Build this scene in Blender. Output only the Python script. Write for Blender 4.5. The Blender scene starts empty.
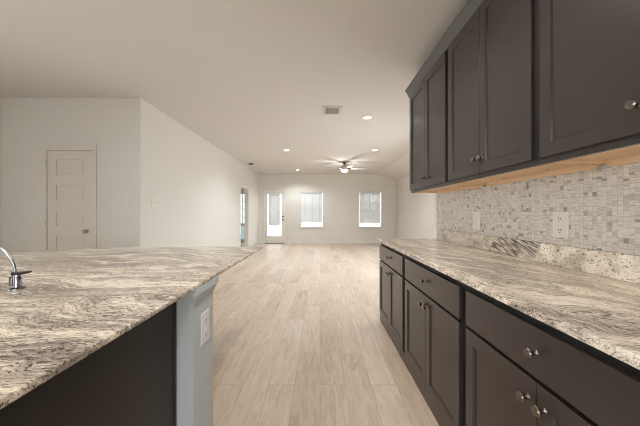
import bpy, bmesh, math, random
from mathutils import Vector, Matrix
random.seed(7)
S = bpy.context.scene
COL = S.collection
PI = math.pi

# ------------------------------------------------------------------ camera, sky, big lights, exposure
cd = bpy.data.cameras.new('camera'); cam = bpy.data.objects.new('camera', cd); COL.objects.link(cam)
cd.sensor_width = 36; cd.lens = 16.0; cd.clip_start = 0.02
cam.location = (0, 0, 1.2); cam.rotation_euler = (PI/2, 0, 0)
S.camera = cam

W = bpy.data.worlds.new('sky'); S.world = W; W.use_nodes = True
bg = W.node_tree.nodes['Background']
bg.inputs[0].default_value = (0.86, 0.93, 1.0, 1); bg.inputs[1].default_value = 5.0

def area(name, loc, rot, sx, sy, power, col=(1, 1, 1)):
    l = bpy.data.lights.new(name, 'AREA'); l.shape = 'RECTANGLE'; l.size = sx; l.size_y = sy
    l.energy = power; l.color = col
    o = bpy.data.objects.new(name, l); COL.objects.link(o); o.location = loc; o.rotation_euler = rot
    return o
# added fill lights in unseen window openings: right, rear and left
area('added_fill_side', (3.04, 5.5, 1.40), (0, PI/2-0.7, 0), 1.5, 2.2, 46, (0.86, 0.94, 1.0))
area('added_fill_rear', (-1.0, -2.52, 1.45), (PI/2-0.45, 0, 0), 2.6, 1.5, 23, (1.0, 0.96, 0.90))
area('added_fill_left', (-4.22, 1.2, 1.45), (0, -PI/2+0.35, 0), 1.6, 2.6, 4, (1.0, 0.96, 0.90))

vs = S.view_settings
S.display_settings.display_device = 'sRGB'
vs.view_transform = 'Standard'; vs.look = 'None'; vs.exposure = 0.25; vs.gamma = 1.0; vs.use_curve_mapping = False
try:
    S.cycles.use_denoising = True
    S.cycles.filter_width = 0.9
    S.cycles.denoising_input_passes = 'RGB_ALBEDO_NORMAL'; S.cycles.denoising_prefilter = 'ACCURATE'
    S.cycles.max_bounces = 10; S.cycles.diffuse_bounces = 6
    S.cycles.sample_clamp_indirect = 6
except Exception: pass

# ------------------------------------------------------------------ materials
def srgb(r, g, b):
    f = lambda c: (c/255/12.92) if c/255 <= 0.04045 else ((c/255+0.055)/1.055)**2.4
    return (f(r), f(g), f(b), 1)
class NT:
    def __init__(s, name):
        s.m = bpy.data.materials.new(name); s.m.use_nodes = True
        s.n = s.m.node_tree.nodes; s.l = s.m.node_tree.links
        s.b = s.n['Principled BSDF']; s.out = s.n['Material Output']
    def node(s, t, **kw):
        x = s.n.new(t)
        for k, v in kw.items(): setattr(x, k, v)
        return x
    def put(s, inp, v):
        if hasattr(v, 'is_output') or isinstance(v, bpy.types.NodeSocket): s.l.new(v, inp)
        else: inp.default_value = v
    def math(s, op, a, b=None, c=None):
        x = s.node('ShaderNodeMath', operation=op); s.put(x.inputs[0], a)
        if b is not None: s.put(x.inputs[1], b)
        if c is not None: s.put(x.inputs[2], c)
        return x.outputs[0]
    def vmath(s, op, a, b=None):
        x = s.node('ShaderNodeVectorMath', operation=op); s.put(x.inputs[0], a)
        if b is not None: s.put(x.inputs[1], b)
        return x.outputs[0]
    def pos(s): return s.node('ShaderNodeNewGeometry').outputs['Position']
    def sep(s, v):
        x = s.node('ShaderNodeSeparateXYZ'); s.put(x.inputs[0], v); return x.outputs
    def comb(s, a, b, c=0.0):
        x = s.node('ShaderNodeCombineXYZ'); s.put(x.inputs[0], a); s.put(x.inputs[1], b); s.put(x.inputs[2], c); return x.outputs[0]
    def mapping(s, v, rot=(0, 0, 0), scale=(1, 1, 1), loc=(0, 0, 0)):
        x = s.node('ShaderNodeMapping'); s.put(x.inputs[0], v)
        x.inputs['Rotation'].default_value = rot; x.inputs['Scale'].default_value = scale; x.inputs['Location'].default_value = loc
        return x.outputs[0]
    def noise(s, v, scale=5, detail=4, rough=0.5, dist=0.0):
        x = s.node('ShaderNodeTexNoise'); s.put(x.inputs['Vector'], v)
        x.inputs['Scale'].default_value = scale; x.inputs['Detail'].default_value = detail
        x.inputs['Roughness'].default_value = rough; x.inputs['Distortion'].default_value = dist
        return x.outputs[0]
    def white(s, v):
        x = s.node('ShaderNodeTexWhiteNoise', noise_dimensions='3D'); s.put(x.inputs['Vector'], v); return x.outputs['Value']
    def ramp(s, f, stops, interp='LINEAR'):
        x = s.node('ShaderNodeValToRGB'); s.put(x.inputs[0], f); r = x.color_ramp; r.interpolation = interp
        while len(r.elements) < len(stops): r.elements.new(0.5)
        for e, (p, c) in zip(r.elements, stops): e.position = p; e.color = c
        return x.outputs[0]
    def mix(s, f, a, b, mode='MIX'):
        x = s.node('ShaderNodeMix', data_type='RGBA', blend_type=mode)
        s.put(x.inputs[0], f); s.put(x.inputs[6], a); s.put(x.inputs[7], b); return x.outputs[2]
    def bump(s, h, strength=0.2, dist=0.002):
        x = s.node('ShaderNodeBump'); s.put(x.inputs['Height'], h)
        x.inputs['Strength'].default_value = strength; x.inputs['Distance'].default_value = dist
        s.l.new(x.outputs[0], s.b.inputs['Normal'])
    def base(s, c): s.put(s.b.inputs['Base Color'], c)
    def rough(s, r): s.put(s.b.inputs['Roughness'], r)

def paint(name, col, rough=0.6, var=0.03, bump=0.05, scale=60, spec=0.5):
    t = NT(name); p = t.pos()
    n = t.noise(p, 1.3, 3)
    d = tuple(c*(1-var) for c in col[:3])+(1,)
    t.base(t.mix(n, d, col)); t.rough(rough); t.b.inputs['Specular IOR Level'].default_value = spec
    if bump: t.bump(t.noise(p, scale, 4), bump, 0.002)
    return t.m
def metal(name, col, rough=0.25):
    t = NT(name); t.b.inputs['Metallic'].default_value = 1.0
    t.base(t.mix(t.noise(t.pos(), 40, 2), tuple(c*0.9 for c in col[:3])+(1,), col)); t.rough(rough); return t.m
def emit(name, col, strength):
    t = NT(name); t.base((0.8, 0.8, 0.8, 1)); t.b.inputs['Emission Color'].default_value = col
    t.b.inputs['Emission Strength'].default_value = strength; return t.m
def glass(name, tint=(1, 1, 1, 1)):
    t = NT(name); g = t.node('ShaderNodeBsdfGlossy'); g.inputs['Roughness'].default_value = 0.02
    tr = t.node('ShaderNodeBsdfTransparent'); tr.inputs[0].default_value = tint
    fr = t.node('ShaderNodeFresnel'); fr.inputs[0].default_value = 1.35
    mx = t.node('ShaderNodeMixShader'); t.l.new(fr.outputs[0], mx.inputs[0]); t.l.new(tr.outputs[0], mx.inputs[1]); t.l.new(g.outputs[0], mx.inputs[2])
    t.l.new(mx.outputs[0], t.out.inputs[0]); return t.m

def granite(name, ang, shift=0.0):
    t = NT(name); p = t.pos()
    warp = t.noise(t.mapping(p, loc=(shift, shift*2, 0)), 1.7, 3)
    w2 = t.noise(t.mapping(p, loc=(shift*3, 1.0, 0)), 7.0, 2)
    q = t.mapping(p, rot=(0, 0, ang), loc=(shift, 0, 0))
    off = t.comb(t.math('MULTIPLY', warp, 0.25), t.math('ADD', t.math('MULTIPLY', warp, 0.55), t.math('MULTIPLY', w2, 0.025)), 0.0)
    wv = t.vmath('ADD', q, off)
    big = t.noise(t.mapping(wv, scale=(1.0, 4.6, 3.0)), 2.4, 6, 0.6, 0.7)              # wide bands of cream and grey
    fine = t.noise(t.mapping(wv, scale=(52.0, 180.0, 130.0)), 1.0, 5, 0.68, 0.5)    # short dark strokes
    fib = t.noise(t.mapping(wv, scale=(14.0, 110.0, 80.0)), 1.0, 5, 0.65, 0.6)        # longer fibres
    speck = t.noise(t.mapping(wv, scale=(1.0, 1.9, 1.6)), 120, 3, 0.7)
    c = t.ramp(big, [(0.34, srgb(160, 150, 140)), (0.46, srgb(198, 185, 170)), (0.535, srgb(216, 203, 187)), (0.59, srgb(242, 231, 214))])
    amt = t.ramp(big, [(0.44, (1, 1, 1, 1)), (0.60, (0.45, 0.45, 0.45, 1))])
    dk = lambda n, a, b: t.ramp(n, [(a, (1, 1, 1, 1)), (b, (0, 0, 0, 1))])
    c = t.mix(t.math('MULTIPLY', dk(fib, 0.40, 0.49), t.math('MULTIPLY', amt, 0.55)), c, srgb(118, 106, 97))
    c = t.mix(t.math('MULTIPLY', t.ramp(fib, [(0.55, (0, 0, 0, 1)), (0.64, (1, 1, 1, 1))]), 0.6), c, srgb(240, 230, 215))
    c = t.mix(t.math('MULTIPLY', dk(fine, 0.43, 0.47), t.math('MULTIPLY', amt, 0.9)), c, srgb(74, 66, 62))
    c = t.mix(t.math('MULTIPLY', dk(speck, 0.36, 0.42), 0.75), c, srgb(50, 46, 45))
    t.base(c); t.rough(0.16); t.b.inputs['Specular IOR Level'].default_value = 0.35
    return t.m

def granite_strip(name):
    t = NT(name); p = t.pos(); s = t.sep(p)
    q = t.comb(s[1], s[2], 0.0)
    warp = t.noise(q, 3.0, 3)
    speck = t.noise(t.mapping(q, scale=(1, 1.3, 1)), 62, 4, 0.72)
    c = t.ramp(t.noise(q, 9, 4), [(0.35, srgb(178, 166, 150)), (0.55, srgb(226, 214, 196)), (0.7, srgb(238, 228, 212))])
    sp = t.ramp(speck, [(0.38, (1, 1, 1, 1)), (0.45, (0, 0, 0, 1))])
    c = t.mix(t.math('MULTIPLY', sp, 0.85), c, srgb(58, 52, 50))
    # dark swept veins, between two distances along the wall
    d = t.mapping(t.vmath('ADD', q, t.comb(t.math('MULTIPLY', warp, 0.10), t.math('MULTIPLY', warp, 0.06), 0)), rot=(0, 0, math.radians(-17)))
    d = t.mapping(d, scale=(4.0, 42.0, 1))
    ve = t.noise(d, 2.2, 5, 0.6)
    vein = t.ramp(ve, [(0.36, srgb(52, 48, 47)), (0.46, srgb(120, 112, 104)), (0.58, srgb(196, 184, 168)), (0.68, srgb(225, 214, 198))])
    along = t.math('ADD', t.math('ADD', s[1], t.math('MULTIPLY', s[2], 1.4)), t.math('MULTIPLY', warp, 0.5))
    m1 = t.ramp(t.math('SUBTRACT', along, 2.9), [(0.38, (0, 0, 0, 1)), (0.42, (1, 1, 1, 1)), (0.80, (1, 1, 1, 1)), (0.86, (0.35, 0.35, 0.35, 1))])
    c = t.mix(m1, c, vein)
    t.base(c); t.rough(0.12); return t.m

def mosaic(name):
    t = NT(name); s = t.sep(t.pos()); y, z = s[1], s[2]
    k = 0.0228
    sy, sz = t.math('DIVIDE', y, k), t.math('DIVIDE', z, k)
    fy, fz = t.math('FLOOR', sy), t.math('FLOOR', sz)
    by, bz = t.math('FLOOR', t.math('DIVIDE', sy, 2.0)), t.math('FLOOR', t.math('DIVIDE', sz, 2.0))
    pick = t.math('GREATER_THAN', t.white(t.comb(by, bz, 3.0)), 0.86)       # some cells hold one large tile
    half = t.math('MULTIPLY', t.math('GREATER_THAN', t.white(t.comb(fy, fz, 9.0)), 0.72), t.math('SUBTRACT', 1.0, pick))
    vs_ = t.white(t.comb(fy, fz, 1.0)); vb = t.white(t.comb(by, bz, 2.0))
    vh = t.white(t.comb(fy, t.math('FLOOR', t.math('MULTIPLY', sz, 2.0)), 5.0))
    mixf = lambda f, a, b: t.math('ADD', t.math('MULTIPLY', a, t.math('SUBTRACT', 1.0, f)), t.math('MULTIPLY', b, f))
    val = mixf(pick, mixf(half, vs_, vh), t.math('ADD', t.math('MULTIPLY', vb, 0.7), 0.25))
    edge = lambda u: t.math('MINIMUM', t.math('FRACT', u), t.math('SUBTRACT', 1.0, t.math('FRACT', u)))
    es = t.math('MINIMUM', edge(sy), edge(sz))
    eh = t.math('MINIMUM', edge(sy), t.math('MULTIPLY', edge(t.math('MULTIPLY', sz, 2.0)), 0.5))
    eb = t.math('MULTIPLY', t.math('MINIMUM', edge(t.math('DIVIDE', sy, 2.0)), edge(t.math('DIVIDE', sz, 2.0))), 2.0)
    e = mixf(pick, mixf(half, es, eh), eb)
    face = t.ramp(val, [(0.0, srgb(146, 136, 126)), (0.05, srgb(160, 150, 140)), (0.12, srgb(196, 187, 175)), (0.35, srgb(214, 207, 196)), (0.6, srgb(218, 210, 199)), (0.85, srgb(222, 215, 205)), (1.0, srgb(220, 213, 203))])
    streak = t.noise(t.mapping(t.comb(y, z, t.math('MULTIPLY', val, 40.0)), scale=(30, 160, 1)), 1.0, 3)
    face = t.mix(t.ramp(streak, [(0.30, (0.6, 0.6, 0.6, 1)), (0.5, (0, 0, 0, 1))]), face, srgb(158, 149, 139))
    g = t.math('GREATER_THAN', e, 0.045)
    t.base(t.mix(g, srgb(188, 180, 169), face)); t.rough(0.32)
    t.bump(t.math('MULTIPLY', g, 1.0), 0.3, 0.001); return t.m

def planks(name):
    t = NT(name); s = t.sep(t.pos())
    u = t.comb(s[1], s[0], 0.0)
    br = t.node('ShaderNodeTexBrick', offset=0.37, offset_frequency=2, squash=1.0)
    t.l.new(u, br.inputs['Vector'])
    br.inputs['Scale'].default_value = 1.0; br.inputs['Brick Width'].default_value = 1.22; br.inputs['Row Height'].default_value = 0.178
    br.inputs['Mortar Size'].default_value = 0.0012; br.inputs['Mortar Smooth'].default_value = 0.2; br.inputs['Bias'].default_value = 0.0
    br.inputs['Color1'].default_value = (0, 0, 0, 1); br.inputs['Color2'].default_value = (1, 1, 1, 1); br.inputs['Mortar'].default_value = (0.5, 0.5, 0.5, 1)
    idv = t.sep(br.outputs['Color'])[0]
    tone = t.ramp(idv, [(0.0, srgb(188, 167, 146)), (0.3, srgb(203, 184, 164)), (0.6, srgb(212, 194, 175)), (1.0, srgb(221, 204, 187))])
    gv = t.comb(t.math('ADD', s[1], t.math('MULTIPLY', idv, 13.0)), t.math('ADD', s[0], t.math('MULTIPLY', idv, 7.0)), idv)
    g1 = t.noise(t.mapping(gv, scale=(1.3, 9, 1)), 1.8, 6, 0.62, 1.6)
    grain = t.ramp(g1, [(0.30, srgb(170, 147, 125)), (0.48, srgb(208, 190, 171)), (0.66, srgb(225, 210, 194))])
    g2 = t.noise(t.mapping(gv, scale=(6, 150, 1)), 1.0, 4, 0.6)
    c = t.mix(0.5, tone, grain)
    c = t.mix(t.math('MULTIPLY', t.ramp(g2, [(0.3, (1, 1, 1, 1)), (0.5, (0, 0, 0, 1))]), 0.22), c, srgb(150, 128, 108))
    c = t.mix(t.math('MULTIPLY', br.outputs['Fac'], 0.55), c, srgb(120, 100, 84))
    t.base(c); t.rough(0.5); t.b.inputs['Specular IOR Level'].default_value = 0.3
    t.bump(t.math('SUBTRACT', 1.0, br.outputs['Fac']), 0.25, 0.001); return t.m

def wood(name, c0, c1, axis=1):
    t = NT(name); sc = [40, 40, 40]; sc[axis] = 2.0
    n = t.noise(t.mapping(t.pos(), scale=tuple(sc)), 1.0, 5, 0.6, 0.4)
    t.base(t.ramp(n, [(0.3, c0), (0.7, c1)])); t.rough(0.5); return t.m

M = {}
M['wall'] = paint('wall_paint', srgb(222, 218, 211), 0.7, 0.02, 0.06, 90, 0.3)
M['ceiling'] = paint('ceiling_paint', srgb(222, 218, 213), 0.8, 0.02, 0.10, 70, 0.2)
M['trim'] = paint('trim_paint', srgb(228, 224, 216), 0.4, 0.01, 0)
M['door'] = paint('door_paint', srgb(220, 213, 203), 0.45, 0.01, 0)
M['pony'] = paint('knee_wall_paint', srgb(204, 212, 218), 0.55, 0.02, 0.06, 80, 0.4)
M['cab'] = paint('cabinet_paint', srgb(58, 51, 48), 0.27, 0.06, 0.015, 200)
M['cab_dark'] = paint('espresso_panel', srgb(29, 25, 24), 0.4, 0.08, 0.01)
M['gap_shade'] = paint('reveal_shade', srgb(17, 15, 14), 0.6, 0.05, 0)  # shade between doors and drawers, put into the frame colour
M['maple'] = wood('maple_underside', srgb(226, 190, 150), srgb(240, 212, 176))
M['floor'] = planks('oak_planks')
M['granite'] = granite('island_granite', math.radians(8), 0.0)
M['granite2'] = granite('counter_granite', math.radians(68), 3.3)
M['strip'] = granite_strip('splash_granite')
M['mosaic'] = mosaic('mosaic_tile')
M['nickel'] = metal('brushed_nickel', srgb(128, 122, 116), 0.22)
M['pewter'] = metal('dark_pewter', srgb(120, 112, 106), 0.28)
M['chrome'] = metal('chrome', srgb(140, 140, 142), 0.16)
M['satin'] = metal('satin_nickel', srgb(206, 200, 192), 0.42)
M['crown'] = paint('crown_sheen', srgb(92, 91, 90), 0.35, 0.04, 0)  # cabinet paint lightened: the crown's sheen is put into its colour
M['plate_blue'] = paint('cool_white_plastic', srgb(238, 242, 246), 0.35, 0.01, 0)
M['black'] = paint('black_plastic', srgb(30, 27, 26), 0.4, 0.05, 0)
M['plastic'] = paint('white_plastic', srgb(226, 220, 210), 0.35, 0.01, 0)
M['slot'] = paint('dark_slot', srgb(90, 84, 78), 0.5, 0.02, 0)
def slatmat():
    t = NT('blind_slat'); t.base(t.mix(t.noise(t.pos(), 3, 2), srgb(226, 225, 222), srgb(232, 231, 228))); t.rough(0.5)
    tl = t.node('ShaderNodeBsdfTranslucent'); tl.inputs[0].default_value = srgb(228, 230, 232)
    mx = t.node('ShaderNodeMixShader'); mx.inputs[0].default_value = 0.17
    t.l.new(t.b.outputs[0], mx.inputs[1]); t.l.new(tl.outputs[0], mx.inputs[2]); t.l.new(mx.outputs[0], t.out.inputs[0]); return t.m
M['slat'] = slatmat()
M['glass'] = glass('window_glass', (0.97, 0.98, 0.98, 1))
M['glass_green'] = glass('green_glass', (0.58, 0.61, 0.60, 1))
M['lamp'] = emit('lamp_lens', (1.0, 0.86, 0.66, 1), 7.0)
M['vent'] = paint('vent_metal', srgb(205, 200, 193), 0.45, 0.02, 0)
M['vent_dark'] = paint('vent_inside', srgb(150, 146, 142), 0.7, 0.02, 0)
M['blade'] = wood('fan_blade', srgb(190, 183, 175), srgb(208, 202, 195), 0)
M['concrete'] = paint('patio_concrete', srgb(214, 210, 204), 0.8, 0.1, 0.1, 20)
M['lawn'] = paint('lawn_green', srgb(126, 136, 130), 0.9, 0.2, 0.2, 40)
M['dark_metal'] = paint('threshold_metal', srgb(78, 70, 62), 0.4, 0.05, 0)

# ------------------------------------------------------------------ mesh helpers
class MB:
    def __init__(s): s.bm = bmesh.new()
    def box(s, a, b, bev=0.0):
        a, b = [min(p, q) for p, q in zip(a, b)], [max(p, q) for p, q in zip(a, b)]
        r = bmesh.ops.create_cube(s.bm, size=1.0); vs = r['verts']
        for v in vs: v.co = Vector([a[i]+(v.co[i]+0.5)*(b[i]-a[i]) for i in range(3)])
        if bev:
            es = list({e for v in vs for e in v.link_edges})
            bmesh.ops.bevel(s.bm, geom=es, offset=bev, segments=2, profile=0.5, affect='EDGES')
        return s
    def prism(s, pts, z0, z1):                      # polygon in x,y (counter-clockwise) raised z0 -> z1
        lo = [s.bm.verts.new((x, y, z0)) for x, y in pts]; hi = [s.bm.verts.new((x, y, z1)) for x, y in pts]
        n = len(pts); s.bm.faces.new(lo[::-1]); s.bm.faces.new(hi)
        for i in range(n): s.bm.faces.new((lo[i], lo[(i+1) % n], hi[(i+1) % n], hi[i]))
        return s
    def extrude_y(s, prof, y0, y1):                 # profile in x,z swept along y
        A = [s.bm.verts.new((x, y0, z)) for x, z in prof]; B = [s.bm.verts.new((x, y1, z)) for x, z in prof]
        n = len(prof); s.bm.faces.new(A); s.bm.faces.new(B[::-1])
        for i in range(n): s.bm.faces.new((A[i], B[i], B[(i+1) % n], A[(i+1) % n]))
        return s
    def lathe(s, prof, origin=(0, 0, 0), axis=(0, 0, 1), seg=24):   # prof: (r, t) along axis
        ax = Vector(axis).normalized(); u = ax.orthogonal().normalized(); w = ax.cross(u); o = Vector(origin); rings = []
        for r, t in prof:
            if r < 1e-6: rings.append([s.bm.verts.new(o+ax*t)])
            else: rings.append([s.bm.verts.new(o+ax*t+(u*math.cos(2*PI*i/seg)+w*math.sin(2*PI*i/seg))*r) for i in range(seg)])
        for A, B in zip(rings, rings[1:]):
            for i in range(seg):
                j = (i+1) % seg
                q = [A[0] if len(A) == 1 else A[i]]
                if len(A) > 1: q.append(A[j])
                if len(B) > 1: q += [B[j], B[i]]
                else: q.append(B[0])
                if len(q) >= 3: s.bm.faces.new(q)
        for R_ in (rings[0], rings[-1]):
            if len(R_) > 1:
                try: s.bm.faces.new(R_)
                except ValueError: pass
        return s
    def tube(s, pts, r, seg=12):
        pts = [Vector(p) for p in pts]; rings = []; up = None
        for i, p in enumerate(pts):
            d = (pts[min(i+1, len(pts)-1)]-pts[max(i-1, 0)]).normalized()
            u = d.orthogonal().normalized() if up is None else (up-d*up.dot(d)).normalized()
            up = u; w = d.cross(u)
            rr = r[i] if isinstance(r, (list, tuple)) else r
            rings.append([s.bm.verts.new(p+(u*math.cos(2*PI*k/seg)+w*math.sin(2*PI*k/seg))*rr) for k in range(seg)])
        for A, B in zip(rings, rings[1:]):
            for k in range(seg): s.bm.faces.new((A[k], A[(k+1) % seg], B[(k+1) % seg], B[k]))
        s.bm.faces.new(rings[0][::-1]); s.bm.faces.new(rings[-1]); return s
    def shaker(s, y0, y1, z0, z1, xf, th=0.02, st=0.058, rec=0.009, sl=0.0045, sgn=1):
        # door facing -x (sgn=1): front face at x=xf, recessed centre panel
        V = lambda y, z, x: s.bm.verts.new((x, y, z))
        def ring(d, x): return [V(y0+d, z0+d, x), V(y1-d, z0+d, x), V(y1-d, z1-d, x), V(y0+d, z1-d, x)]
        b = 0.002
        R = [ring(0, xf+sgn*th), ring(0, xf+sgn*b), ring(b, xf), ring(st, xf), ring(st+sl, xf+sgn*rec)]
        s.bm.faces.new(R[0])
        for A, B in zip(R, R[1:]):
            for i in range(4): s.bm.faces.new((A[i], A[(i+1) % 4], B[(i+1) % 4], B[i]))
        s.bm.faces.new(R[-1]); return s
    def build(s, name, mat, parent=None, smooth=False, off=None):
        bmesh.ops.recalc_face_normals(s.bm, faces=s.bm.faces)
        if parent is not None:
            root = parent
            o_ = Vector((0, 0, 0)); p = parent
            while p is not None: o_ += Vector(p.location); p = p.parent
            for v in s.bm.verts: v.co -= o_
        me = bpy.data.meshes.new(name); s.bm.to_mesh(me); s.bm.free()
        me.materials.append(mat)
        if smooth:
            for f in me.polygons: f.use_smooth = True
            try: me.set_sharp_from_angle(angle=math.radians(40))
            except Exception: pass
        o = bpy.data.objects.new(name, me); COL.objects.link(o)
        if parent is not None: o.parent = parent
        return o
def tag(o, label=None, cat=None, group=None, kind=None):
    if label: o['label'] = label
    if cat: o['category'] = cat
    if group: o['group'] = group
    if kind: o['kind'] = kind
    return o
def thing(name, label, cat, loc, group=None, kind=None):
    o = bpy.data.objects.new(name, None); COL.objects.link(o); o.location = loc; o.empty_display_size = 0.1
    return tag(o, label, cat, group, kind)
def struct(name, mb, mat, label=None, cat=None):
    return tag(mb.build(name, mat), label, cat, kind='structure')

# ------------------------------------------------------------------ the setting
H = 2.74; XL = -2.40; YA = 3.80; XLL = -4.25; YB = 11.2; XR = 3.02; XK = 1.30; YK = 3.20; YREAR = -2.6; T = 0.12
struct('floor', MB().box((-5.4, YREAR-0.15, -0.1), (XR+0.15, YB+0.15, 0)), M['floor'], 'pale oak plank floor running toward the far windows', 'floor')
c = MB().box((-5.4, YREAR-0.15, H), (2.27, YB+0.15, H+0.1))
c.extrude_y([(2.27, H), (XR+0.15, H-0.375*0.90), (XR+0.15, H+0.1), (2.27, H+0.1)], YK-T, YB+0.15)
struct('ceiling', c, M['ceiling'], 'off-white ceiling, sloping down along its right side at the far end', 'ceiling')

# wall with the three openings at the far end
DX0, DX1, DZ1 = -2.15, -1.40, 2.03
W1 = (-0.77, 0.15, 0.625, 2.03); W2 = (1.515, 2.44, 0.61, 2.045)
m = MB(); y0, y1 = YB, YB+0.14
m.box((XL-T, y0, 0), (DX0, y1, H)).box((DX0, y0, DZ1), (DX1, y1, H)).box((DX1, y0, 0), (W1[0], y1, H))
for w in (W1, W2): m.box((w[0], y0, 0), (w[1], y1, w[2])).box((w[0], y0, w[3]), (w[1], y1, H))
m.box((W1[1], y0, 0), (W2[0], y1, H)).box((W2[1], y0, 0), (XR+0.15, y1, H))
struct('wall_back', m, M['wall'], 'pale far wall holding a glazed door and two blind-covered windows', 'wall')
OY0, OY1, OZ = 8.57, 9.50, 2.0
m = MB(); m.box((XL-T, YA, 0), (XL, OY0, H)).box((XL-T, OY0, OZ), (XL, OY1, H)).box((XL-T, OY1, 0), (XL, YB, H))
struct('wall_left', m, M['wall'], 'long pale wall on the left with an open doorway near its far end', 'wall')
A0, A1, AZ = -3.645, -3.035, 2.035      # panel door opening
m = MB(); m.box((XLL, YA, 0), (A0, YA+T, H)).box((A0, YA, AZ), (A1, YA+T, H)).box((A1, YA, 0), (XL-T, YA+T, H))
struct('wall_alcove', m, M['wall'], 'pale wall facing the island with the panelled door in it', 'wall')
struct('wall_side', MB().box((XLL-T, YREAR, 0), (XLL, -0.1, H)).box((XLL-T, 2.5, 0), (XLL, YA+T, H)).box((XLL-T, -0.1, 0), (XLL, 2.5, 0.65)).box((XLL-T, -0.1, 2.25), (XLL, 2.5, H)), M['wall'], 'wall closing the room at the extreme left edge', 'wall')
m = MB(); m.box((XR, YK-T, 0), (XR+T, 4.25, H)).box((XR, 4.25, 0), (XR+T, 6.75, 0.5)).box((XR, 4.25, 2.2), (XR+T, 6.75, H)).box((XR, 6.75, 0), (XR+T, YB, H))
struct('wall_right', m, M['wall'], 'bright wall on the right beyond the end of the cabinets', 'wall')
m = MB(); m.box((XK, YREAR, 0), (XK+T, YK, H)).box((XK+T, YK-T, 0), (XR, YK, H))
struct('wall_kitchen', m, M['wall'], 'kitchen wall behind the upper cabinets and mosaic tile', 'wall')
m = MB(); m.box((XLL, YREAR-T, 0), (-2.4, YREAR, H)).box((0.4, YREAR-T, 0), (XK+T, YREAR, H)).box((-2.4, YREAR-T, 0), (0.4, YREAR, 0.65)).box((-2.4, YREAR-T, 2.25), (0.4, YREAR, H))
struct('wall_rear', m, M['wall'], 'wall behind the viewer with an opening for an added window', 'wall')
# the room through the doorway
GX0, GX1 = -3.40, -2.72
m = MB(); m.box((-5.3, YB, 0), (GX0, YB+0.14, H)).box((GX1, YB, 0), (XL-T, YB+0.14, H)).box((GX0, YB, 2.04), (GX1, YB+0.14, H))
m.box((-5.4, 7.3, 0), (-5.3, YB+0.14, H)).box((-5.3, 7.3, 0), (XL-T, 7.4, H))
struct('wall_hall', m, M['wall'], 'walls of the small room seen through the left doorway', 'wall')
struct('ground_outside', MB().prism([(-2.68, YB+0.15), (9, YB+0.15), (9, 30), (-6.6, 30)], -0.14, -0.1).box((3.3, -8, -0.14), (9, YB+0.15, -0.1)).box((-14, -8, -0.14), (-5.6, YB+0.15, -0.1)).box((-9, -12, -0.14), (3.3, YREAR-0.16, -0.1)), M['concrete'], 'pale concrete patio beyond the far windows', 'ground')
struct('lawn_outside', MB().prism([(-14, YB+0.15), (-2.68, YB+0.15), (-6.6, 30), (-14, 30)], -0.14, -0.11), M['lawn'], 'green lawn beyond the glass in the left doorway', 'lawn')

# baseboards
bh = 0.10
m = MB(); m.box((XL, YB-0.014, 0), (DX0-0.065, YB, bh)).box((DX1+0.065, YB-0.014, 0), (XR, YB, bh))
struct('baseboard_back', m, M['trim'], 'white baseboard along the far wall', 'baseboard')
m = MB(); m.box((XL, YA, 0), (XL+0.014, OY0, bh)).box((XL, OY1, 0), (XL+0.014, YB-0.015, bh))
struct('baseboard_left', m, M['trim'], 'white baseboard along the long left wall', 'baseboard')
struct('baseboard_right', MB().box((XR-0.014, YK, 0), (XR, YB-0.015, bh)), M['trim'], 'white baseboard along the far right wall', 'baseboard')
m = MB(); m.box((XLL, YA-0.014, 0), (A0-0.06, YA, bh)).box((A1+0.06, YA-0.014, 0), (XL, YA, bh))
struct('baseboard_alcove', m, M['trim'], 'white baseboard beside the panelled door', 'baseboard')

# panelled interior door
d = thing('door_1', 'closed white five-panel interior door in the wall across the island', 'door', ((A0+A1)/2, YA, 0), kind='structure')
cs = MB(); cw = 0.055
cs.box((A0-cw, YA-0.018, 0), (A0, YA, AZ)).box((A1, YA-0.018, 0), (A1+cw, YA, AZ)).box((A0-cw, YA-0.018, AZ), (A1+cw, YA, AZ+cw))
cs.box((A0-cw-0.006, YA-0.03, AZ+cw), (A1+cw+0.006, YA, AZ+cw+0.012))
cs.build('casing', M['door'], d)
sl = MB(); yf = YA+0.004; px0, px1 = A0+0.115, A1-0.115
panels = [(1.711, 1.917), (1.365, 1.571), (1.02, 1.22), (0.67, 0.879), (0.33, 0.53)]
zs = [0.008]+sum([[a, b] for a, b in reversed(panels)], [])+[AZ-0.002]
sl.box((A0+0.0005, yf+0.009, 0.008), (A1-0.0005, yf+0.036, AZ-0.002))
sl.box((A0+0.0005, yf, 0.008), (px0, yf+0.009, AZ-0.002)).box((px1, yf, 0.008), (A1-0.0005, yf+0.009, AZ-0.002))
for i in range(0, len(zs), 2): sl.box((px0, yf, zs[i]), (px1, yf+0.009, zs[i+1]))
for a, b in panels: sl.box((px0+0.02, yf+0.004, a+0.02), (px1-0.02, yf+0.009, b-0.02), 0.003)
sl.build('door_panel', M['door'], d)
kx = A1-0.085; k = MB().lathe([(0.031, 0), (0.031, 0.006), (0.012, 0.010), (0.011, 0.028), (0.024, 0.036), (0.028, 0.048), (0.022, 0.060), (0, 0.064)], (kx, yf, 0.957), (0, -1, 0))
tag(k.build('door_knob', M['satin'], d, True), 'brushed nickel knob')
for hz in (1.87, 1.77, 1.06): tag(MB().lathe([(0.005, -0.035), (0.005, 0.035)], (A0-0.001, YA-0.022, hz if hz != 1.77 else 1.78), (0, 0, 1), 10).build('hinge', M['satin'], d, True), 'nickel hinge') if hz != 1.77 else None

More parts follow.
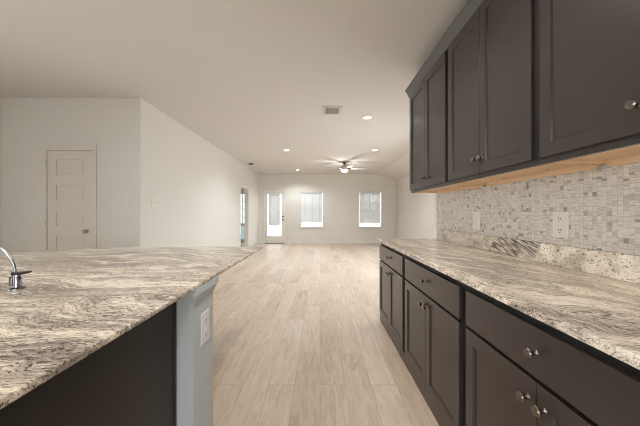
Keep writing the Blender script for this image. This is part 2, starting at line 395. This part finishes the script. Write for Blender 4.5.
# glazed door at the far end
d = thing('door_2', 'white glazed exterior door at the left of the far wall', 'door', ((DX0+DX1)/2, YB, 0), kind='structure')
cs = MB(); cw = 0.06
cs.box((DX0-cw, YB-0.018, 0), (DX0, YB, DZ1)).box((DX1, YB-0.018, 0), (DX1+cw, YB, DZ1)).box((DX0-cw, YB-0.018, DZ1), (DX1+cw, YB, DZ1+cw))
cs.build('casing', M['trim'], d)
gx0, gx1, gz0, gz1 = DX0+0.075, DX1-0.125, 0.29, 1.93
sl = MB(); ya, yb = YB+0.02, YB+0.064
sl.box((DX0+0.003, ya, 0.02), (gx0, yb, DZ1-0.003)).box((gx1, ya, 0.02), (DX1-0.003, yb, DZ1-0.003)).box((gx0, ya, 0.02), (gx1, yb, gz0)).box((gx0, ya, gz1), (gx1, yb, DZ1-0.003))
for (p, q) in (((gx0-0.02, ya-0.008, gz0-0.02), (gx0, ya, gz1+0.02)), ((gx1, ya-0.008, gz0-0.02), (gx1+0.02, ya, gz1+0.02)), ((gx0, ya-0.008, gz0-0.02), (gx1, ya, gz0)), ((gx0, ya-0.008, gz1), (gx1, ya, gz1+0.02))): sl.box(p, q)
sl.build('door_panel', M['trim'], d)
MB().box((gx0, yb-0.012, gz0), (gx1, yb-0.006, gz1)).build('pane', M['glass'], d)
tag(MB().box((DX0, YB-0.02, 0), (DX1, YB+0.12, 0.02)).build('threshold', M['dark_metal'], d), 'dark metal threshold')
for z in (1.06, 0.93):
    tag(MB().lathe([(0.03, 0), (0.03, 0.008), (0.012, 0.012), (0.012, 0.03), (0.026, 0.04), (0.026, 0.055), (0, 0.06)], (DX1-0.058, ya, z), (0, -1, 0)).build('door_knob' if z < 1 else 'deadbolt', M['pewter'], d, True), 'dark metal knob' if z < 1 else 'dark metal deadbolt')

def blind(name, x0, x1, ztop, zbot, yc, label, group, pitch=0.043, tapes=3):
    t = thing(name, label, 'blind', ((x0+x1)/2, yc, zbot), group)
    MB().box((x0, yc-0.025, ztop-0.05), (x1, yc+0.02, ztop), 0.004).build('headrail', M['slat'], t)
    m = MB(); z = ztop-0.065
    while z > zbot+0.03:
        a = math.radians(58); hw = 0.025
        dy, dz = hw*math.cos(a), hw*math.sin(a)
        vs = [(x0, yc-dy, z-dz), (x1, yc-dy, z-dz), (x1, yc+dy, z+dz), (x0, yc+dy, z+dz)]
        n = Vector((0, -math.sin(a), math.cos(a)))*0.0015
        lo = [m.bm.verts.new(Vector(v)-n) for v in vs]; hi = [m.bm.verts.new(Vector(v)+n) for v in vs]
        m.bm.faces.new(lo[::-1]); m.bm.faces.new(hi)
        for i in range(4): m.bm.faces.new((lo[i], lo[(i+1) % 4], hi[(i+1) % 4], hi[i]))
        z -= pitch
    m.build('slats', M['slat'], t)
    MB().box((x0, yc-0.024, zbot), (x1, yc+0.02, zbot+0.022), 0.003).build('bottom_rail', M['slat'], t)
    for k in range(tapes):
        x = x0+(x1-x0)*(0.16+0.68*k/max(1, tapes-1))
        MB().box((x-0.009, yc-0.0285, zbot), (x+0.009, yc-0.0265, ztop-0.04)).build('ladder_tape', M['slat'], t)
    MB().tube([(x0+0.05, yc-0.034, ztop-0.04), (x0+0.05, yc-0.036, ztop-0.75)], 0.004, 8).build('tilt_wand', M['slat'], t)
    return t
blind('window_blind', gx0+0.05, gx1-0.045, gz1-0.0, 0.68, YB-0.012, 'white slatted blind over the glass of the far door', 'slatted blinds on the far wall', tapes=2)

def window(n, w, label):
    x0, x1, z0, z1 = w
    o = thing('window_%d' % n, label, 'window', ((x0+x1)/2, YB, z0), kind='structure')
    f = MB(); ya, yb = YB+0.075, YB+0.12; b = 0.035
    f.box((x0, ya, z0), (x0+b, yb, z1)).box((x1-b, ya, z0), (x1, yb, z1)).box((x0+b, ya, z0), (x1-b, yb, z0+b)).box((x0+b, ya, z1-b), (x1-b, yb, z1))
    zm = (z0+z1)/2; f.box((x0+b, ya, zm-0.02), (x1-b, yb, zm+0.02))
    f.build('window_frame', M['trim'], o)
    MB().box((x0+b, ya+0.02, z0+b), (x1-b, ya+0.026, zm-0.02)).build('pane', M['glass'], o)
    MB().box((x0+b, ya+0.02, zm+0.02), (x1-b, ya+0.026, z1-b)).build('pane', M['glass'], o)
    MB().box((x0-0.03, YB-0.03, z0-0.022), (x1+0.03, YB+0.075, z0), 0.004).build('sill', M['trim'], o)
window(1, W1, 'white framed window nearest the glazed door on the far wall')
window(2, W2, 'white framed window at the right of the far wall')
blind('window_blind', W1[0]+0.04, W1[1]-0.045, W1[3]-0.005, 0.775, YB+0.035, 'white slatted blind in the window next to the glazed door', 'slatted blinds on the far wall')
blind('window_blind', W2[0]+0.035, W2[1]-0.06, W2[3]-0.005, 0.765, YB+0.035, 'white slatted blind in the window by the right corner', 'slatted blinds on the far wall')

# glazed door in the side room and the lining of the doorway
d = thing('door_3', 'tall glazed door with white bars seen through the left doorway', 'door', ((GX0+GX1)/2, YB, 0), kind='structure')
f = MB(); b = 0.07; ya, yb = YB+0.02, YB+0.065
f.box((GX0, ya, 0.01), (GX0+b, yb, 2.04)).box((GX1-b, ya, 0.01), (GX1, yb, 2.04)).box((GX0+b, ya, 0.01), (GX1-b, yb, 0.16)).box((GX0+b, ya, 1.95), (GX1-b, yb, 2.04)).box((GX0+b, ya, 0.68), (GX1-b, yb, 0.79))
f.build('door_frame', M['trim'], d)
g = MB()
for z in (1.08, 1.37, 1.66): g.box((GX0+b, ya+0.01, z-0.012), (GX1-b, yb-0.01, z+0.012))
g.box(((GX0+GX1)/2-0.012, ya+0.01, 0.79), ((GX0+GX1)/2+0.012, yb-0.01, 1.95)); g.build('glazing_bars', M['trim'], d)
MB().box((GX0+b, yb-0.02, 0.79), (GX1-b, yb-0.015, 1.95)).build('pane', M['glass_green'], d)
MB().box((GX0+b, yb-0.02, 0.16), (GX1-b, yb-0.015, 0.68)).build('pane', M['glass_green'], d)
j = MB(); j.box((XL-T-0.002, OY0, 0), (XL+0.002, OY0+0.018, OZ)).box((XL-T-0.002, OY1-0.018, 0), (XL+0.002, OY1, OZ)).box((XL-T-0.002, OY0+0.018, OZ-0.018), (XL+0.002, OY1-0.018, OZ))
cw = 0.06
j.box((XL, OY0-cw, 0), (XL+0.016, OY0, OZ)).box((XL, OY1, 0), (XL+0.016, OY1+cw, OZ)).box((XL, OY0-cw, OZ), (XL+0.016, OY1+cw, OZ+cw))
struct('trim_1', j, M['trim'], 'white lining and casing of the open doorway in the left wall', 'door trim')

# unseen rear and side windows, added to let fill light in (behind the viewer / round the corner)
def added_window(n, axis, a0, a1, z0, z1, p, label):
    o = thing('window_%d' % n, label, 'window', ((p, (a0+a1)/2, z0) if axis == 'x' else ((a0+a1)/2, p, z0)), kind='structure')
    f = MB(); b = 0.04
    def bx(u0, u1, w0, w1, t0=0, t1=0.05):
        if axis == 'x': f.box((p+t0, u0, w0), (p+t1, u1, w1))
        else: f.box((u0, p-t1, w0), (u1, p-t0, w1))
    bx(a0, a0+b, z0, z1); bx(a1-b, a1, z0, z1); bx(a0+b, a1-b, z0, z0+b); bx(a0+b, a1-b, z1-b, z1); bx((a0+a1)/2-0.02, (a0+a1)/2+0.02, z0+b, z1-b)
    f.build('window_frame', M['trim'], o)
    g = MB()
    if axis == 'x': g.box((p+0.02, a0+b, z0+b), (p+0.026, a1-b, z1-b))
    else: g.box((a0+b, p-0.026, z0+b), (a1-b, p-0.02, z1-b))
    g.build('pane', M['glass'], o)
added_window(3, 'x', 4.25, 6.75, 0.5, 2.2, XR+0.05, 'added unseen window in the right wall round the corner from the kitchen')
added_window(4, 'y', -2.4, 0.4, 0.65, 2.25, YREAR-0.05, 'added unseen window behind the viewer')

added_window(5, 'x', -0.1, 2.5, 0.65, 2.25, XLL-0.1, 'added unseen window in the wall at the left, beside the island')

# ------------------------------------------------------------------ base cabinets on the right
BY = [3.20, 2.27, 1.335, 0.42]
XF, XD = 0.687, 0.667            # face frame, door front
def knob(parent, x, y, z, label=True):
    m = MB().lathe([(0.009, 0.0), (0.006, 0.004), (0.0055, 0.014), (0.010, 0.018), (0.0155, 0.022), (0.0165, 0.026), (0.013, 0.031), (0, 0.033)], (x, y, z), (-1, 0, 0), 20)
    return tag(m.build('knob', M['nickel'], parent, True), 'brushed nickel knob')
base_lab = ['dark brown base cabinet at the far end of the right-hand counter',
            'dark brown base cabinet in the middle of the right-hand run, under the counter',
            'dark brown base cabinet nearest the viewer, under the right-hand counter']
for i in range(3):
    ya, yb = BY[i+1], BY[i]
    t = thing('base_cabinet', base_lab[i], 'cabinet', ((XF+XK)/2, (ya+yb)/2, 0), 'base cabinets under the right counter')
    MB().box((XF, ya+0.001, 0.085), (XK-0.01, yb-0.001, 0.884)).build('body', M['gap_shade'], t)
    MB().box((XD+0.006, ya+0.001, 0), (XD+0.03, yb-0.001, 0.083)).build('plinth', M['cab'], t)
    g = 0.016 if i else 0.012
    e0, e1 = ya+0.031, yb-(0.004 if i == 0 else 0.031)
    dr = MB().box((XD, e0, 0.690), (XF, e1, 0.846), 0.003).build('drawer', M['cab'], t)
    knob(dr, XD, (e0+e1)/2, 0.768)
    ym = (e0+e1)/2
    for s in (0, 1):
        a, b = (e0, ym-0.0015) if s == 0 else (ym+0.0015, e1)
        do = MB().shaker(a, b, 0.088, 0.675, XD).build('door', M['cab'], t)
        knob(do, XD, (b-0.032) if s == 0 else (a+0.032), 0.612)
XE = 0.638
slab = MB().box((XE, 0.36, 0.885), (XK-0.003, 3.205, 0.914), 0.004)
tag(slab.build('countertop', M['granite2']), 'swirled grey and cream granite countertop on the dark base cabinets', 'countertop')
tag(MB().box((1.275, 0.36, 0.9145), (XK-0.002, 3.10, 1.028), 0.002).build('granite_upstand', M['strip']), 'speckled cream granite upstand strip along the back of the right counter', 'backsplash')
tag(MB().box((1.288, 0.36, 1.0285), (XK-0.001, 3.12, 1.4045)).build('mosaic_backsplash', M['mosaic']), 'grey beige mosaic tile backsplash beneath the upper cabinets', 'backsplash')
tag(MB().box((1.28, 3.1205, 0.9145), (XK+0.0, 3.19, 1.41), 0.002).build('trim_2', M['trim']), 'white edge strip where the mosaic tile ends', 'trim', kind='structure')

# outlets on the mosaic
def plate_x(name, y, z, w, h, x, label, kind, cat, group=None, sgn=-1, pm='plastic'):
    t = thing(name, label, cat, (x, y, z), group)
    MB().box((x, y-w/2, z-h/2), (x+sgn*0.006, y+w/2, z+h/2), 0.002).build('cover_plate', M[pm], t)
    if kind == 'outlet':
        for dz in (-0.03, 0.03):
            r = MB().lathe([(0.019, 0), (0.019, 0.002), (0, 0.002)], (x+sgn*0.006, y, z+dz), (sgn, 0, 0), 20).build('receptacle', M[pm], t)
            q = MB()
            for dy in (-0.007, 0.007): q.box((x+sgn*0.0078, y+dy-0.0016, z+dz-0.002), (x+sgn*0.0085, y+dy+0.0016, z+dz+0.009))
            q.box((x+sgn*0.0078, y-0.003, z+dz-0.013), (x+sgn*0.0085, y+0.003, z+dz-0.008))
            q.build('slots', M['slot'], r)
    elif kind == 'rocker':
        MB().box((x+sgn*0.005, y-w*0.25, z-h*0.29), (x+sgn*0.010, y+w*0.25, z+h*0.29), 0.002).build('rocker', M['plastic'], t)
    elif kind == 'gang':
        n = 3
        for k in range(n):
            yy = y+(k-(n-1)/2)*w*0.29
            MB().box((x+sgn*0.005, yy-0.017, z-0.034), (x+sgn*0.010, yy+0.017, z+0.034), 0.002).build('rocker', M['plastic'], t)
    return t
plate_x('wall_outlet', 1.52, 1.137, 0.098, 0.138, 1.288, 'white duplex outlet on the mosaic, nearer the viewer', 'outlet', 'outlet')
plate_x('wall_switch', 2.335, 1.137, 0.105, 0.140, 1.288, 'white rocker switch plate on the mosaic, below the middle upper cabinet', 'rocker', 'switch')

# ------------------------------------------------------------------ upper cabinets
UF, UD = 1.003, 0.983; UZ0, UZ1 = 1.420, 2.50
UY = [3.13, 2.21, 1.30, 0.39]
up_lab = ['dark brown two-door upper cabinet at the far end of the run', 'dark brown two-door upper cabinet in the middle of the run', 'dark brown upper cabinet nearest the viewer']
for i in range(3):
    ya, yb = UY[i+1], UY[i]
    t = thing('upper_cabinet', up_lab[i], 'cabinet', ((UF+XK)/2, (ya+yb)/2, UZ0), 'upper cabinets on the right wall')
    b = MB(); rec = 0.022
    b.box((UF, ya+0.0005, UZ0+rec), (XK-0.002, yb-0.0005, UZ1-0.013))
    b.box((UF, ya+0.0005, UZ0), (UF+0.019, yb-0.0005, UZ0+rec))
    if i == 0: b.box((UF+0.019, yb-0.012, UZ0), (XK-0.002, yb-0.0005, UZ0+rec))
    b.build('body', M['cab'], t)
    u = MB().box((UF+0.0195, ya+0.002, UZ0+rec-0.006), (XK-0.004, yb-0.0125, UZ0+rec-0.0005))
    u.box((UF+0.0195, yb-0.030, UZ0+0.001), (XK-0.004, yb-0.0125, UZ0+rec-0.0065)).box((UF+0.0195, ya+0.002, UZ0+0.001), (XK-0.004, ya+0.018, UZ0+rec-0.0065))
    u.box((XK-0.022, ya+0.019, UZ0-0.015), (XK-0.004, yb-0.031, UZ0+rec-0.0065))
    tag(u.build('underside', M['maple'], t), 'unpainted maple underside')
    for k, yy in enumerate((ya+0.25, ya+0.62)):
        MB().lathe([(0.005, 0), (0.005, 0.003), (0, 0.004)], (XK-0.06, yy, UZ0+rec-0.0062), (0, 0, -1), 10).build('screw', M['slot'], t)
    e0, e1 = ya+0.025, yb-(0.006 if i == 0 else 0.025)
    ym = (e0+e1)/2
    if i < 2: ss = (0, 1)
    else: ss = (0, 1)
    for s in ss:
        a, bb = (e0, ym-0.0015) if s == 0 else (ym+0.0015, e1)
        do = MB().shaker(a, bb, UZ0+0.026, UZ1-0.025, UD, st=0.06).build('door', M['cab'], t)
        knob(do, UD, (bb-0.032) if s == 0 else (a+0.032), UZ0+0.114)
    for (p, q) in ((ya+0.0005, ya+0.027), (yb-0.027, yb-0.0005)):
        if q < 3.0: MB().box((UF-0.003, p, UZ0+0.02), (UF-0.0003, q, UZ1-0.015)).build('stile', M['gap_shade'], t)  # near-black strip over the frame, colouring in the shade between doors
cr = MB().extrude_y([(UF+0.02, UZ1-0.0125), (UF-0.012, UZ1-0.012), (UF-0.018, UZ1+0.004), (UF-0.044, UZ1+0.052), (UF-0.050, UZ1+0.056), (UF-0.050, UZ1+0.072), (UF+0.02, UZ1+0.072)], UY[3], UY[0]+0.05)
cr.box((UF, UY[0]+0.002, UZ1-0.012), (XK-0.002, UY[0]+0.02, UZ1+0.072)).box((UF, UY[0]+0.02, UZ1+0.052), (XK-0.002, UY[0]+0.05, UZ1+0.072))
tag(cr.build('crown_molding', M['crown']), 'crown molding in sheen-lightened cabinet paint along the tops of the upper cabinets', 'molding')

# ------------------------------------------------------------------ island
IX = -0.490
pts = [(IX, 0.30), (IX, 2.425), (-1.42, 2.45), (-1.60, 2.44), (-1.78, 2.36), (-2.34, 2.06), (-2.62, 1.90), (-2.62, 0.30)]
m = MB().prism(pts[::-1][::-1], 0.8965, 0.914)
bmesh.ops.recalc_face_normals(m.bm, faces=m.bm.faces)
bmesh.ops.bevel(m.bm, geom=[e for e in m.bm.edges if abs(e.verts[0].co.z-e.verts[1].co.z) < 1e-5], offset=0.005, segments=2, profile=0.5, affect='EDGES')
tag(m.build('island_countertop', M['granite']), 'streaked grey and cream granite top of the island, with the faucet on it', 'countertop')
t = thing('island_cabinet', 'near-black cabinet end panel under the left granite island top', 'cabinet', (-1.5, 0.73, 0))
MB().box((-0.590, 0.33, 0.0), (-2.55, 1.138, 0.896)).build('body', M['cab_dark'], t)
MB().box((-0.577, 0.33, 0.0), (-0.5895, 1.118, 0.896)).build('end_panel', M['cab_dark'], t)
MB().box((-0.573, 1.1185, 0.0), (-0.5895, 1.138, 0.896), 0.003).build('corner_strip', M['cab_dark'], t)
t = thing('knee_wall', 'blue grey painted knee wall carrying the island top beside the dark panel', 'wall', (-1.5, 1.25, 0))
PX = -0.508; P0, P1 = 1.14, 1.352
MB().box((PX, P0+0.001, 0), (-2.55, P1, 0.896)).build('wall_body', M['pony'], t)
cr = MB()
for (o, za, zb) in ((0.006, 0.835, 0.850), (0.012, 0.850, 0.868), (0.020, 0.868, 0.8962)):
    cr.box((PX-0.0, P0+0.0005, za), (PX+o, P1+o, zb), 0.002)
    cr.box((PX-0.062, P0-o, za), (PX+o, P0+0.001, zb), 0.002)
cr.build('cap_molding', M['pony'], t)
MB().box((PX, P0+0.002, 0), (PX+0.012, P1, 0.09)).build('baseboard', M['pony'], t)
plate_x('wall_outlet', 1.25, 0.70, 0.085, 0.135, PX, 'white outlet on the end of the blue grey knee wall', 'outlet', 'outlet', sgn=1, pm='plate_blue')

# faucet
fx, fy, fz = -1.143, 1.075, 0.914
t = thing('faucet', 'small chrome faucet with a dark lever on the island top', 'faucet', (fx, fy, fz))
MB().lathe([(0.024, 0), (0.024, 0.003), (0.019, 0.006), (0.0, 0.006)], (fx, fy, fz)).build('flange', M['chrome'], t, True)
MB().lathe([(0.0125, 0.006), (0.0125, 0.042), (0.010, 0.046), (0.010, 0.054), (0, 0.054)], (fx, fy, fz)).build('body', M['chrome'], t, True)
ctl = [(-0.008, 0, 0.045), (-0.009, 0, 0.072), (-0.016, -0.001, 0.099), (-0.036, -0.004, 0.130), (-0.066, -0.012, 0.170), (-0.100, -0.024, 0.205), (-0.138, -0.040, 0.215), (-0.172, -0.056, 0.190), (-0.190, -0.066, 0.160), (-0.192, -0.068, 0.135)]
pth = []
for k in range(len(ctl)-1):                         # smooth curve through the control points
    P = [Vector(ctl[max(0, min(len(ctl)-1, k+d))]) for d in (-1, 0, 1, 2)]
    for u in (0, 0.25, 0.5, 0.75):
        pth.append(Vector((fx, fy, fz))+0.5*(2*P[1]+(P[2]-P[0])*u+(2*P[0]-5*P[1]+4*P[2]-P[3])*u*u+(3*P[1]-3*P[2]+P[3]-P[0])*u**3))
MB().tube(pth, 0.0052, 14).build('spout', M['chrome'], t, True)
MB().tube([(fx-0.018, fy, fz+0.056), (fx+0.01, fy, fz+0.058), (fx+0.055, fy-0.004, fz+0.066)], [0.008, 0.007, 0.0035], 10).build('lever', M['black'], t, True)
MB().box((fx-0.027, fy-0.008, fz+0.012), (fx-0.014, fy+0.008, fz+0.046), 0.003).build('side_block', M['nickel'], t)

# ------------------------------------------------------------------ wall plates on the left
def plate_y(name, x, z, w, h, y, label, cat):
    t = thing(name, label, cat, (x, y, z))
    MB().box((x-w/2, y-0.006, z-h/2), (x+w/2, y, z+h/2), 0.002).build('cover_plate', M['plastic'], t)
    for dz in (-0.03, 0.03): MB().box((x-w*0.3, y-0.010, z+dz-0.022), (x+w*0.3, y-0.005, z+dz+0.022), 0.002).build('rocker', M['plastic'], t)
plate_y('wall_switch', -2.575, 1.36, 0.085, 0.13, YA, 'pale switch plate on the wall just right of the panelled door', 'switch')
plate_x('wall_switch', 4.16, 1.36, 0.24, 0.15, XL, 'wide white switch plate near the start of the long left wall', 'gang', 'switch', sgn=1)
plate_y('wall_switch', -1.04, 1.36, 0.08, 0.12, YB, 'small pale switch plate between the glazed door and the window', 'switch')

# ------------------------------------------------------------------ ceiling fittings
def spot(loc, power, col=(0.97, 0.97, 1.0), cone=150, r=0.05):
    l = bpy.data.lights.new('downlight_lamp', 'SPOT'); l.energy = power; l.color = col; l.spot_size = math.radians(cone); l.spot_blend = 0.6; l.shadow_soft_size = r
    o = bpy.data.objects.new('downlight_lamp', l); COL.objects.link(o); o.location = loc; return o
def recessed(x, y, power, label, cone=150, col=(0.88, 0.945, 1.0)):
    t = thing('recessed_light', label, 'ceiling light', (x, y, H), 'recessed ceiling lights')
    MB().lathe([(0.062, 0.0), (0.064, 0.010), (0.088, 0.006), (0.092, 0.0)], (x, y, H), (0, 0, -1), 32).build('trim_ring', M['trim'], t, True)
    MB().lathe([(0.0, 0.004), (0.061, 0.004), (0.061, 0.0), ], (x, y, H), (0, 0, -1), 32).build('lens', M['lamp'], t)
    spot((x, y, H-0.02), power, col, cone=cone)
recessed(0.762, 4.58, 36, 'round recessed ceiling light nearest the upper cabinets')
recessed(-0.82, 6.94, 80, 'round recessed ceiling light at the left, nearer than the one by the far door')
recessed(1.344, 6.94, 84, 'round recessed ceiling light just in front of and right of the fan')
recessed(-0.80, 10.15, 88, 'round recessed ceiling light closest to the far wall')
recessed(-3.7, 9.3, 45, 'added unseen recessed light in the small room behind the doorway', 172)  # unseen light added to brighten the room behind the doorway
# unseen downlights above and behind the viewer, added to brighten the kitchen
recessed(0.12, 1.5, 62, 'added unseen recessed light above the kitchen aisle', 135, (1.0, 0.945, 0.87))
recessed(-1.6, 0.8, 44, 'added unseen recessed light above the island', 145, (1.0, 0.945, 0.87))

recessed(0.12, -0.9, 34, 'added unseen recessed light behind the viewer', 130, (1.0, 0.945, 0.87))
t = thing('ceiling_vent', 'white ceiling air vent with grey louvres near the first recessed light', 'vent', (0.185, 4.255, H))
f = MB(); vx0, vx1, vy0, vy1 = 0.035, 0.325, 4.09, 4.43
f.box((vx0, vy0, H-0.012), (vx1, vy0+0.04, H), 0.002).box((vx0, vy1-0.04, H-0.012), (vx1, vy1, H), 0.002).box((vx0, vy0+0.04, H-0.012), (vx0+0.045, vy1-0.04, H), 0.002).box((vx1-0.045, vy0+0.04, H-0.012), (vx1, vy1-0.04, H), 0.002)
f.build('frame', M['vent'], t)
MB().box((vx0+0.04, vy0+0.04, H-0.003), (vx1-0.04, vy1-0.04, H-0.0005)).build('duct', M['vent_dark'], t)
g = MB()
for k in range(14):
    x = vx0+0.048+k*0.0142
    g.bm.faces.new([g.bm.verts.new(p) for p in ((x, vy0+0.04, H-0.003), (x+0.010, vy0+0.04, H-0.012), (x+0.010, vy1-0.04, H-0.012), (x, vy1-0.04, H-0.003))])
g.build('louvres', M['vent'], t)
t = thing('smoke_detector', 'small dark round detector on the ceiling above the left doorway', 'smoke detector', (-2.14, 8.84, H))
MB().lathe([(0.065, 0), (0.065, 0.022), (0.045, 0.038), (0, 0.040)], (-2.14, 8.84, H), (0, 0, -1)).build('housing', M['slot'], t, True)

# ceiling fan
FX, FY, FH = 0.735, 8.55, H+0.035
t = thing('ceiling_fan', 'ceiling fan with pale blades and a glowing light below its motor', 'ceiling fan', (FX, FY, H))
MB().lathe([(0.07, 0), (0.07, 0.015), (0.045, 0.06), (0.02, 0.075), (0, 0.075)], (FX, FY, H), (0, 0, -1)).build('canopy', M['pewter'], t, True)
MB().lathe([(0.013, 0.07), (0.013, 0.16)], (FX, FY, H), (0, 0, -1), 12).build('downrod', M['pewter'], t, True)
MB().lathe([(0.03, 0.15), (0.085, 0.165), (0.125, 0.195), (0.13, 0.24), (0.11, 0.275), (0.07, 0.285), (0, 0.285)], (FX, FY, FH), (0, 0, -1), 32).build('motor', M['satin'], t, True)
MB().lathe([(0.09, 0.286), (0.092, 0.30), (0.085, 0.325), (0.062, 0.345), (0.03, 0.354), (0, 0.356)], (FX, FY, FH), (0, 0, -1), 32).build('light_bowl', M['lamp'], t, True)
for k in range(5):
    a = math.radians(4+72*k); c_, s_ = math.cos(a), math.sin(a)
    R = lambda r, w, z: (FX+r*c_-w*s_, FY+r*s_+w*c_, FH-z)
    m = MB(); prof = [(0.20, 0.045), (0.30, 0.062), (0.52, 0.070), (0.62, 0.062), (0.66, 0.035)]
    out = [(r, w) for r, w in prof]+[(r, -w) for r, w in reversed(prof)]
    zt = lambda w: 0.235+w*0.21
    lo = [m.bm.verts.new(R(r, w, zt(w)+0.007)) for r, w in out]; hi = [m.bm.verts.new(R(r, w, zt(w))) for r, w in out]
    m.bm.faces.new(lo); m.bm.faces.new(hi[::-1]); n = len(out)
    for i in range(n): m.bm.faces.new((lo[i], lo[(i+1) % n], hi[(i+1) % n], hi[i]))
    b = m.build('blade', M['blade'], t)
    m = MB(); m.tube([R(0.11, 0, 0.235), R(0.17, 0, 0.242), R(0.27, 0, 0.228)], [0.014, 0.012, 0.012], 8)
    m.build('blade_iron', M['nickel'], b, True)
pl = bpy.data.lights.new('fan_lamp', 'POINT'); pl.energy = 14; pl.color = (0.97, 0.97, 1.0); pl.shadow_soft_size = 0.09
po = bpy.data.objects.new('fan_lamp', pl); COL.objects.link(po); po.location = (FX, FY, H-0.44)
